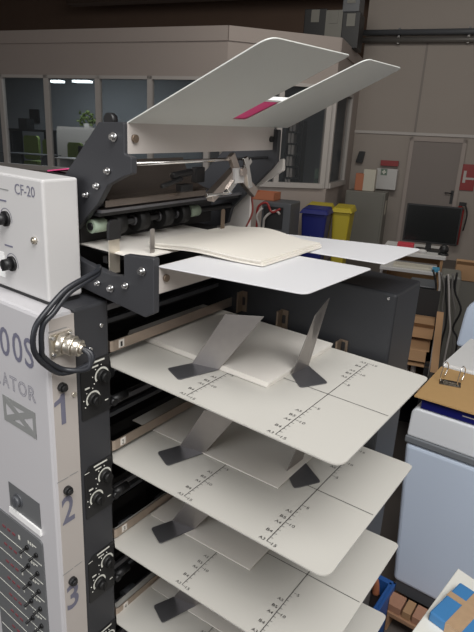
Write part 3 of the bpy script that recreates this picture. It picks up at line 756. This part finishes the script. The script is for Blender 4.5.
def plate(name, pts, y0, y1, m_, parent, r=.004, bev=.001):
    return obj(name, B().prism(rnd(pts, r), 'y', y0, y1), m_, parent, bev)
ub = plate('upper_bracket', [(-.328, .3825), (-.274, .385), (-.274, .341), (-.260, .339), (-.260, .316), (-.275, .312), (-.312, .295), (-.335, .265), (-.39, .218), (-.44, .20), (-.44, .28), (-.413, .30)], -.166, -.155, M_CHAR, head)
def bolt(x, z, y, r, parent):
    return obj('bolt', B().cyl((x, y, z), (x, y-.003, z), r, 18).cyl((x, y-.003, z), (x, y-.008, z), r*.62, 14).cyl((x, y-.0082, z), (x, y-.0084, z), r*.3, 6), M_SCREW, parent)
for x, z, r in ((-.294, .364, .0065), (-.308, .316, .005), (-.333, .292, .005), (-.359, .276, .005)): bolt(x, z, -.166, r, ub)
obj('round_stop', B().cyl((-.326, -.150, .386), (-.326, -.140, .386), .010, 18), M_BLACK, ub)
fb = plate('far_bracket', [(-.262, .380), (-.345, .380), (-.46, .27), (-.50, .16), (-.43, .165), (-.376, .186), (-.367, .218), (-.273, .308), (-.262, .322)], .212, .222, M_CHAR, head)
# white side panel beyond
plate('side_panel', [(-.271, .326), (-.269, .302), (-.346, .254), (-.346, .128), (-.44, .128), (-.44, .20), (-.36, .290)], .250, .258, mat('side_panel_lightened', (.80, .755, .715), .5), head)  # enamel colour lightened to offset the shade under the boards

# upper delivery board
sl = math.radians(26.67); cs, sn = math.cos(sl), math.sin(sl)
bx, bz = -.274, .383
def up(s, y, t=0): return (bx + s*cs - t*sn, y, bz + s*sn + t*cs)
out = [(0, -.160), (.234, -.127), (.238, .078), (.026, .048), (.026, .088), (.240, .133), (.240, .276), (0, .262)]
out = rnd(out, [0, .022, .006, .006, .006, .018, .010, 0], 6)
b = B().loft([up(s, y, 0) for s, y in out], [up(s, y, .002) for s, y in out])
lipb = B().box(bx-.001, bx+.001, -.160, .214, .342, bz+.001)
for v in lipb.bm.verts: pass
board = obj('upper_delivery_board', b, M_BOARD, head, .0006)
lip = obj('board_lip', lipb, M_SIDESHADE, board, .0005)  # same sheet as the board, side-face shade painted in
obj('screw', B().cyl((bx+.001, -.148, .363), (bx+.005, -.148, .363), .0058, 16).cyl((bx+.005, -.148, .363), (bx+.0055, -.148, .363), .003, 6), M_CLIP, lip)
obj('screw', B().cyl((bx+.001, .203, .362), (bx+.005, .203, .362), .0055, 16), M_BLACK, lip)
# lower delivery board
out = [(-.212, -.160), (.010, -.121), (.018, .066), (-.18, .04), (-.18, .075), (.020, .110), (.0255, .266), (-.212, .185)]
out = rnd(out, [0, .018, .006, .006, .006, .006, .008, 0], 6)
b = B().prism(out, 'z', .190, .192)
lboard = obj('lower_delivery_board', b, mat('white_board_enamel', (.64, .64, .655), .38), head, .0006)
lip2 = obj('board_lip', B().box(-.213, -.211, -.160, .18, .150, .192), M_SIDESHADE, lboard, .0005)
obj('screw', B().cyl((-.211, -.146, .172), (-.207, -.146, .172), .0055, 16), M_CLIP, lip2)
lbk = plate('lower_bracket', [(-.40, .176), (-.37, .170), (-.30, .162), (-.274, .166), (-.274, .199), (-.211, .205), (-.211, .122), (-.229, .112), (-.40, .128)], -.170, -.158, M_CHAR, head, .004, .0012)
for x, z, r in ((-.233, .182, .0066), (-.268, .153, .005), (-.302, .141, .0058), (-.332, .143, .004)): bolt(x, z, -.170, r, lbk)

# rollers and gear between the brackets
mech = obj('delivery_frame', B().box(-.50, -.48, -.150, .185, .12, .26).box(-.48, -.30, -.15, .185, .118, .124), M_GUTS, head)
def shaft(name, x, z, r, m_, parent, y0=-.155, y1=.212): return obj(name, B().cyl((x, y0, z), (x, y1, z), r, 18), m_, parent)
shaft('drive_shaft', -.37, .224, .006, M_BLACK, mech)
obj('dark_backing', B().box(-.405, -.400, -.150, .185, .19, .247), M_GUTS, mech)
for i, (y, w_, m_) in enumerate(((-.152, .026, M_GREEN), (.080, .026, M_GREEN))):
    obj('pale_roller', B().cyl((-.37, y, .224), (-.37, y+w_, .224), .011, 20), m_, mech)
for y in (-.112, -.06, .0, .045):
    obj('rubber_roller', B().cyl((-.37, y, .224), (-.37, y+.022, .224), .019, 24), M_RUB, mech)
    obj('roller_hub', B().cyl((-.37, y-.004, .224), (-.37, y, .224), .009, 16), M_DSTEEL, mech)
obj('top_rail', B().box(-.35, -.34, -.155, .212, .249, .2535), M_DSTEEL, mech)
obj('dark_rail', B().box(-.38, -.345, -.155, .212, .243, .249), M_BLACK, mech)
shaft('chrome_shaft', -.285, .327, .003, M_CHROME, mech)
obj('side_rail', B().box(-.345, -.335, -.15, .205, .170, .180), M_GUTS, mech)
# curved chrome deflector
prof = [(-.335-.075*math.sin(math.radians(a)), .268+.075*(1-math.cos(math.radians(a)))) for a in range(0, 75, 8)]
b = B(); n = len(prof)
b.prism(prof + [(x+.002, z+.0015) for x, z in prof[::-1]], 'y', -.145, .10)
for f in b.bm.faces: f.smooth = False
obj('curved_deflector', b, mat('deflector_metal', (.24, .205, .18), .2, metal=.9, noise=.15, nscale=25), mech)
obj('deflector_bar', B().box(-.340, -.336, -.150, .09, .258, .268), MATS['deflector_metal'], mech)
# jointed arm
b = B()
def arm(p, q, wd, hh, mi=0):
    p, q = Vector(p), Vector(q); d = (q-p).normalized(); n = Vector((1,0,0)); u = d.cross(n).normalized()
    b.loft([p-n*wd-u*hh, p+n*wd-u*hh, p+n*wd+u*hh, p-n*wd+u*hh], [q-n*wd-u*hh, q+n*wd-u*hh, q+n*wd+u*hh, q-n*wd+u*hh], mi)
arm((-.29, .045, .262), (-.29, .115, .305), .008, .008); arm((-.285, .115, .305), (-.285, .175, .262), .006, .009)
arm((-.285, .095, .335), (-.285, .125, .290), .005, .007); b.cyl((-.275, .118, .305), (-.268, .118, .305), .008, 14)
obj('stapling_arm', b, mat('arm_metal', (.50, .44, .40), .3, metal=.85, noise=.15, nscale=40), mech, .001)
b = B().box(-.33, -.315, .0, .03, .272, .285).box(-.33, -.318, .04, .065, .285, .312).cyl((-.32, -.02, .30), (-.32, .03, .305), .006, 12).cyl((-.315, -.05, .285), (-.315, .0, .296), .004, 10)
obj('sensor_block', b, M_BLACK, mech, .002)
arm2 = B(); arm_ = b
b = arm2
arm((-.28, .085, .272), (-.28, .150, .325), .003, .005); arm((-.278, .130, .33), (-.278, .150, .275), .003, .006)
b.cyl((-.285, .03, .268), (-.285, .10, .268), .004, 10)
obj('chrome_link', b, M_CHROME, mech, .001)
obj('white_switch', B().box(-.284, -.276, .100, .128, .285, .312), M_BOX, mech, .001)
obj('red_wire', B().tube([(-.29, .175, .27), (-.30, .19, .25), (-.30, .195, .22), (-.31, .19, .19)], .002, 6), mat('wire_red', (.25, .05, .04), .5), mech)
# paper stops
def stop(name, x, y, z0, z1, w_, m_, cap=None):
    o = obj(name, B().prism(rnd([(y-w_/2, z0), (y+w_/2, z0), (y+w_/2, z1), (y-w_/2, z1)], [0, 0, w_*.45, w_*.45]), 'x', x-.001, x+.001), m_, head)
    if cap: obj('stop_cap', B().prism(rnd([(y-w_/2-.001, z1-.029), (y+w_/2+.001, z1-.029), (y+w_/2+.001, z1+.001), (y-w_/2-.001, z1+.001)], [0, 0, w_*.5, w_*.5]), 'x', x-.003, x+.003), M_BLACK, o)
stop('paper_stop', -.318, -.150, .158, .241, .021, M_NICK, True)
stop('paper_stop', -.275, -.110, .192, .230, .009, M_STEEL)
stop('paper_stop', -.293, .09, .192, .238, .010, M_CLIP)

obj('clip', B().box(-.24, -.234, .17, .186, .150, .168), M_SCREW, head)

# =================================================================== PAPER
def stack(name, x0, x1, y0, y1, z, n, th, m_, lb, zf=None, jit=.0012, grp=None):
    b = B(); zf = zf or (lambda x: z)
    for i in range(n):
        dx, dy = random.uniform(-jit, jit), random.uniform(-jit, jit)
        q = [(x0+dx, y0+dy), (x1+dx, y0+dy), (x1+dx, y1+dy), (x0+dx, y1+dy)]
        b.loft([(p[0], p[1], zf(p[0])+th*i/n) for p in q], [(p[0], p[1], zf(p[0])+th*(i+.92)/n) for p in q])
    return tag(obj(name, b, m_), lb, 'paper', grp)
stack('paper_stack', -.40, -.081, -.048, .168, 0, 6, .009, M_PAPER, 'cream paper stack on the uppermost numbered tray, tray 1', lambda x: trayz(0, x)+.0006, .0012)
stack('paper_stack', -.40, -.052, -.040, .166, 0, 2, .002, M_PAPER, 'thin cream paper on tray 2, second from top', lambda x: trayz(1, x)+.0006, .0004)
stack('paper_stack', -.333, -.086, -.055, .155, 0, 2, .002, M_PAPER, 'thin cream paper on tray 3, third from top', lambda x: trayz(2, x)+.0006, .0004)
stack('paper_stack', -.333, -.086, -.055, .155, 0, 2, .002, M_PAPER, 'thin cream paper on tray 4, fourth from top', lambda x: trayz(3, x)+.0006, .0004)
# delivered sheets: gently waved
b = B(); nx, ny = 16, 5
for L_ in range(3):
    g0 = {}; dz_ = .0029*L_
    for i in range(nx+1):
        for j in range(ny+1):
            x = -.300+.199*i/nx - .002*L_; y = -.055+.180*j/ny + .002*(L_ % 2) - .035*(1-i/nx)*(1-j/ny)
            z = .1935 + dz_ + .008*math.sin(PI*min(1, max(0, (x+.300)/.17)))**2*(.5+.5*j/ny)
            g0[i, j] = (b.bm.verts.new((x, y, z)), b.bm.verts.new((x, y, z+.0026)))
    for i in range(nx):
        for j in range(ny):
            for s in (0, 1): b._face([g0[i,j][s], g0[i+1,j][s], g0[i+1,j+1][s], g0[i,j+1][s]], 0)
    for i in range(nx):
        for j in (0, ny): b._face([g0[i,j][0], g0[i+1,j][0], g0[i+1,j][1], g0[i,j][1]], 0)
    for j in range(ny):
        for i in (0, nx): b._face([g0[i,j][0], g0[i,j+1][0], g0[i,j+1][1], g0[i,j][1]], 0)
tag(obj('paper_stack', b, mat('cream_sheets', (.70, .665, .60), .6)), 'curling cream paper sheets delivered on the white lower board', 'paper')
b = B()
for i in range(2): b.prism([(-.42, -.125+.003*i), (-.285, -.125), (-.255, -.105), (-.255, .10), (-.42, .10)], 'z', .1925+.0002+.0004*i, .1925+.0005+.0004*i) if False else None
b.bm.free()
tag(obj('cream_sheet', B().prism([(-.44, -.150), (-.300, -.150), (-.262, -.128), (-.262, .10), (-.44, .10)], 'z', .1895, .1915), M_PAPER), 'flat cream sheet lying behind the black-capped paper stop', 'paper')
obj('sheet_table', B().box(-.46, -.335, -.140, .15, .182, .1893), M_GUTS, mech)
# pink paper on top of the upper board
b = B(); q = [(.014, .0), (.082, .02), (.089, .16), (.014, .14)]
for i in range(3): b.loft([up(s, y, .003+.002*i) for s, y in q], [up(s, y, .0046+.002*i) for s, y in q])
tag(obj('pink_paper', b, M_PINK), 'pink paper seen through the slot of the raised board', 'paper')
b = B(); q = [(.083, .0), (.089, .0), (.096, .16), (.090, .16)]
b.loft([up(s, y, .003) for s, y in q], [up(s, y, .009) for s, y in q])
tag(obj('paper_strip', b, M_PAPER2), 'white strip at the upper end of pink paper', 'paper')
tag(obj('pink_sheet', B().loft([(-.525, -.120, .2935), (-.44, -.120, .306), (-.40, -.08, .306), (-.50, -.06, .2935)], [(-.525, -.120, .2955), (-.44, -.120, .308), (-.40, -.08, .308), (-.50, -.06, .2955)]), M_PINK), 'pink sheet showing behind the control box', 'paper')
obj('paper_rest', B().box(-.52, -.44, -.125, -.10, .255, .2935), M_GUTS, mech)

# steel angle guides
def side_guide(k, lb, dx=0, dy=0):
    zf = lambda x: trayz(k, x)+.0006
    f0, f1 = Vector((-.228+dx, -.0625+dy)), Vector((-.179+dx, -.0505+dy))
    z0 = zf(-.2); bs = thing('paper_guide', lb, 'guide', FM((-.2+dx, -.06+dy, z0)), 'steel angle guides beside the paper')
    foot = rnd([f0, (-.245+dx, -.104+dy), (-.203+dx, -.122+dy), f1], [0, .006, .006, 0])
    b = B().loft([(p[0], p[1], z0+.0001) for p in foot], [(p[0], p[1], z0+.0014) for p in foot])
    lab(obj('guide_foot', b, M_DSTEEL, bs), 'dark steel foot')
    n = (f1-f0).normalized(); nn = Vector((-n.y, n.x))*.0012
    lx = .062
    if k == 0: t0, t1, h0, h1 = Vector((-.171, -.050)), Vector((-.106, -.035)), .100, .109
    else: t0, t1, h0, h1 = f0+Vector((.055, .0)), f1+Vector((.07, .005)), .095, .105
    P = [(f0, z0), (f1, z0), (t1, z0+h1), (t0, z0+h0)]
    b = B().loft([(p.x, p.y, z) for p, z in P], [(p.x+nn.x, p.y+nn.y, z) for p, z in P])
    obj('guide_wing', b, M_STEEL, bs, .0004)
def end_guide(k, lb, dx=0, dy=0):
    zf = trayz(k, -.05)+.0006
    bs = thing('paper_guide', lb, 'guide', FM((-.06+dx, .045+dy, zf)), 'steel angle guides beside the paper')
    foot = rnd([(-.078+dx, .018+dy), (-.043+dx, -.013+dy), (-.017+dx, .032+dy), (-.075+dx, .068+dy)], [0, .006, .006, 0])
    lab(obj('guide_foot', B().loft([(p[0], p[1], zf+.0001) for p in foot], [(p[0], p[1], zf+.0014) for p in foot]), M_DSTEEL, bs), 'dark steel foot')
    P = [(-.078+dx, .018+dy, zf), (-.075+dx, .068+dy, zf), (-.050+dx, .070+dy, zf+.128), (-.046+dx, .018+dy, zf+.113)]
    obj('guide_wing', B().loft(P, [(p[0]+.0012, p[1], p[2]) for p in P]), M_STEEL, bs, .0004)
side_guide(0, 'leaning steel side guide on the uppermost tray, left of its paper')
end_guide(0, 'tall pointed steel end guide on uppermost tray, right of its paper')
side_guide(1, 'steel side guide on tray 2, left of its paper', -.034, .012)
end_guide(1, 'shaded steel end guide on tray 2 under the top tray edge', .012, -.010)
side_guide(2, 'steel side guide on tray 3, left of its paper', -.054, .016)
side_guide(3, 'steel side guide on tray 4, lowest one visible', -.042, .012)

# =================================================================== RIGHT FOREGROUND
# light blue machine on a pallet
GX, GY = -.238, 1.33
gz0, gz1 = .160, .905
t = thing('office_machine', 'large pale blue plastic machine with grey band, standing on a pallet', 'machine', (GX+.4, GY+.35, gz0))
b = B(FW).loft([(GX+.035, GY, gz0), (.75, GY, gz0), (.75, GY+.75, gz0), (GX+.035, GY+.75, gz0)], [(GX-.005, GY-.02, gz1-.045), (.75, GY-.02, gz1-.045), (.75, GY+.75, gz1-.045), (GX-.005, GY+.75, gz1-.045)])
obj('machine_body', b, M_BIN, t, .02, 3)
obj('base_band', B(FW).box(GX+.045, .74, GY+.01, GY+.74, .10, gz0+.01), M_DGREY, t, .004)
obj('grey_band', B(FW).box(GX-.008, .76, GY-.024, GY+.76, gz1-.042, gz1-.012), mat('band_grey', (.20, .215, .235), .35), t, .006, 3)
b = B(FW).prism(rnd([(GX-.004, gz1-.012), (.75, gz1-.012), (.75, gz1+.115), (GX+.000, gz1+.115)], [.01, 0, 0, .03]), 'y', GY-.018, GY+.75)
obj('lid', b, M_LID, t, .012, 3)
LT = gz1+.115
tag(obj('white_paper_sheet', B(FW).box(GX+.05, .60, GY+.0, GY+.50, LT, LT+.004), M_PAPER2), 'white sheets under the navy binder on the machine lid', 'paper')
LT += .004
def rotbox(b, cx, cy, w_, d_, z0, z1, ang, mi=0):
    c, s = math.cos(ang), math.sin(ang)
    q = [(cx+x*c-y*s, cy+x*s+y*c) for x, y in ((-w_/2,-d_/2),(w_/2,-d_/2),(w_/2,d_/2),(-w_/2,d_/2))]
    b.loft([(p[0], p[1], z0) for p in q], [(p[0], p[1], z1) for p in q], mi); return b
bx0 = GX+.030
t = thing('navy_binder', 'navy blue lever-arch binder lying under the cardboard folder', 'binder', (bx0+.25, GY+.17, LT))
obj('binder_cover', B(FW).box(bx0, bx0+.6, GY-.010, GY+.30, LT, LT+.048), M_NAVY, t, .003)
obj('spine_label', B(FW).box(bx0+.16, bx0+.30, GY-.011, GY-.010, LT+.022, LT+.026), M_FRAME, t)
FT = LT+.048
b = B(FW).prism([(GX+.004, GY-.028), (GX+.75, GY-.018), (GX+.75, GY+.37), (GX-.008, GY+.36)], 'z', FT, FT+.006)
t = thing('cardboard_folder', 'tan cardboard folder with open lever-arch rings on the navy binder', 'folder', (GX+.35, GY+.15, FT))
obj('folder_cover', b, mat('tan_card', (.62, .39, .17), .7, noise=.04, nscale=30), t)
FT += .006
mx, my = GX+.080, GY+.19
b = B(FW); rotbox(b, mx, my, .085, .055, FT, FT+.004, .25)
rotbox(b, mx, my, .06, .02, FT+.004, FT+.012, .25)
ring = obj('ring_mechanism', b, mat('dark_chrome', (.3, .28, .25), .25, metal=1), t, .001)
for dx in (-.035, .035):
    P = [(mx+dx, my-.01, FT+.004), (mx+dx-.004, my-.014, FT+.03), (mx+dx, my+.01, FT+.085), (mx+dx+.004, my+.056, FT+.055), (mx+dx, my+.035, FT+.012)]
    obj('ring', B(FW).tube(P, .0022, 6), M_CHROME, ring)
# white paper stack behind the folder
b = B(FW)
for i in range(6): rotbox(b, GX+.325, GY+.61, .66, .45, FT-.05+.01*i, FT-.0405+.01*i, .02*math.sin(i*2))
tag(obj('paper_stack', b, M_PAPER2), 'bright white paper stack behind the tan cardboard folder', 'paper')
tag(obj('pale_basket', B(FW).prism(rnd([(-.36, .95), (.5, .95), (.5, 1.24), (-.34, 1.24)], [.02, .02, .08, .10]), 'y', 2.4, 2.75), M_BIN, None, .02), 'pale rounded plastic housing at right edge behind white papers', 'housing')
tag(obj('housing_stand', B(FW).box(-.34, .48, 2.42, 2.73, 0, .95), M_DGREY), 'dark stand under the pale rounded housing', 'stand')
b = B(FW); rotbox(b, GX+.14, GY+.92, .11, .03, FT-.07, FT-.045, -.5)
# pallet
t = thing('wooden_pallet', 'wooden pallet with blocks under the pale blue machine', 'pallet', (GX+.4, GY+.35, 0))
for i in range(6): obj('deck_board', B(FW).box(GX+.03, .78, GY-.125+.165*i, GY-.02+.165*i, .080, .10), M_WOOD, t, .002)
for i in range(3):
    for j in range(3):
        x = GX+.03+.33*i; y = GY-.125+.35*j
        obj('pallet_block', B(FW).box(x, x+.05, y, y+.10, .02, .08), M_WOOD, t, .002)
for i in range(3): obj('bottom_board', B(FW).box(GX+.03+.33*i, GX+.08+.33*i, GY-.125, GY+.75, 0, .02), M_WOOD, t, .002)
for i, (x, w_, m_) in enumerate(((GX+.045, .075, M_ORANGE), (GX+.128, .035, M_CARD), (GX+.170, .075, M_ORANGE))):
    b = B(FW).box(x, x+w_, GY-.115, GY-.035, .10, .135)
    tag(obj('small_carton', b, mat('brick_card', (.42, .22, .14), .8, noise=.1) if m_ is M_ORANGE else m_, None, .002), ('reddish small carton on the pallet, nearest the blue crate', 'tan small carton between two reddish ones', 'reddish small carton on the pallet, nearest the white table')[i], 'carton')

# blue crate with odds and ends
t = thing('blue_crate', 'blue plastic crate on the floor beside the lower trays', 'crate', (-.33, 1.02, 0))
cx0, cx1, cy0, cy1, ch = -.48, -.140, .915, 1.10, .35
b = B(FW).box(cx0, cx1, cy0, cy1, 0, .012)
b.box(cx0, cx1, cy0, cy0+.012, 0, ch).box(cx0, cx1, cy1-.012, cy1, 0, ch).box(cx0, cx0+.012, cy0, cy1, 0, ch).box(cx1-.012, cx1, cy0, cy1, 0, ch)
obj('crate_body', b, mat('crate_blue', (.015, .085, .30), .45), t, .002)
b = B(FW).box(cx0-.012, cx1+.012, cy0-.012, cy0, ch-.03, ch).box(cx0-.012, cx1+.012, cy1, cy1+.012, ch-.03, ch).box(cx1, cx1+.012, cy0-.012, cy1+.012, ch-.03, ch).box(cx0-.012, cx0, cy0-.012, cy1+.012, ch-.03, ch)
obj('crate_rim', b, mat('crate_blue', (.015, .085, .30), .45), t, .002)
tag(obj('black_bundle', B(FW).box(cx0+.02, cx1-.02, cy0+.02, cy1-.02, .012, .29).ball((-.24, 1.01, .30), .05), M_BLACK, None, .01), 'black bundle lying inside the blue crate', 'bundle')
tag(obj('orange_grip', B(FW).tube([(-.19, 1.07, .29), (-.195, 1.06, .345), (-.20, 1.04, .385)], .016, 8), mat('terracotta', (.55, .20, .10), .6)), 'small orange handle sticking out of the blue crate', 'handle')
tag(obj('white_carton', B(FW).box(-.235, -.185, .925, .96, .30, .36), M_FRAME), 'small white carton at the front of the blue crate', 'carton')

# white table top bottom right, blue carton with brown tape
tz = .90
t = thing('side_table', 'white-topped table in the bottom right corner', 'table', (.40, .35, 0))
p0 = Vector((.139, .672)); e1 = Vector((-.10, -1)).normalized(); e2 = Vector((1, -.28)).normalized()
def TP(a, c): q = p0 + e2*a + e1*c; return (q.x, q.y)
obj('table_top', B(FW).prism([TP(0, 0), TP(.7, 0), TP(.7, .45), TP(0, .45)], 'z', tz-.02, tz), M_TABLE, t, .002)
for a, c in ((.04, .04), (.66, .04), (.66, .41), (.04, .41)):
    x, y = TP(a, c); obj('leg', B(FW).box(x-.015, x+.015, y-.015, y+.015, 0, tz-.02), M_DGREY, t)
t = thing('blue_carton', 'sky blue carton crossed by brown packing tape on white table', 'carton', (.25, .5, tz))
g0 = Vector((.150, .585)); ga = -.35
f1 = Vector((-.22, -1)).normalized(); f2 = Vector((1, -.22)).normalized()
def GP(a, c): q = Vector((.162, .590)) + f2*a + f1*c; return (q.x, q.y)
obj('carton_body', B(FW).prism([GP(0, 0), GP(.26, 0), GP(.26, .152), GP(0, .152)], 'z', tz, tz+.028), M_BLUEBOX, t, .004)
b = B(FW).prism([GP(-.0005, .050), GP(.2605, .050), GP(.2605, .070), GP(-.0005, .070)], 'z', tz, tz+.0288)
b.prism([GP(.042, -.0005), GP(.080, -.0005), GP(.080, .1525), GP(.042, .1525)], 'z', tz, tz+.0293)
lab(obj('packing_tape', b, M_TAPE, t), 'brown packing tape strips')

# =================================================================== LIGHT
def area(name, loc, target, sx, sy, power, col):
    l = bpy.data.lights.new(name, 'AREA'); l.shape = 'RECTANGLE'; l.size = sx; l.size_y = sy; l.energy = power; l.color = col
    o = bpy.data.objects.new(name, l); C.objects.link(o); o.location = loc
    o.rotation_euler = (Vector(target)-Vector(loc)).to_track_quat('-Z', 'Y').to_euler(); return o
area('skylight', (1.3, -1.0, 4.1), (0, .3, 1.3), 2.4, 2.0, 124, (1, .99, .975))
area('window_light', (-.8, -4.5, 2.6), (-.3, 0, 1.3), 3.0, 2.0, 60, (.93, .96, 1))
area('hall_fill', (-1.8, 4.6, 5.4), (-3.2, 8.5, 1.8), 4.0, 1.6, 140, (1, .965, .89))  # added fill lamp to brighten the hall walls, no roof opening there
area('office_lamps', tuple(FB((-7.4, 9.0, 3.45))), tuple(FB((-7.4, 9.2, 0))), 2.5, .4, 45, (.85, .95, 1))
wd = bpy.data.worlds.new('World'); bpy.context.scene.world = wd; wd.use_nodes = True
wd.node_tree.nodes['Background'].inputs[0].default_value = (1, .93, .87, 1)
wd.node_tree.nodes['Background'].inputs[1].default_value = .28

cam = bpy.data.cameras.new('camera'); co = bpy.data.objects.new('camera', cam); C.objects.link(co)
cam.sensor_fit = 'HORIZONTAL'; cam.sensor_width = 36; cam.lens = 36*FPX/474; cam.clip_start = .01
r, d, f = RW[0], RW[1], RW[2]
co.matrix_world = Matrix(((r[0], -d[0], -f[0], CAM.x), (r[1], -d[1], -f[1], CAM.y), (r[2], -d[2], -f[2], CAM.z), (0, 0, 0, 1)))
sc = bpy.context.scene; sc.camera = co
sc.view_settings.view_transform = 'Standard'; sc.view_settings.look = 'None'; sc.view_settings.gamma = 1
sc.view_settings.exposure = 0; sc.view_settings.use_curve_mapping = False
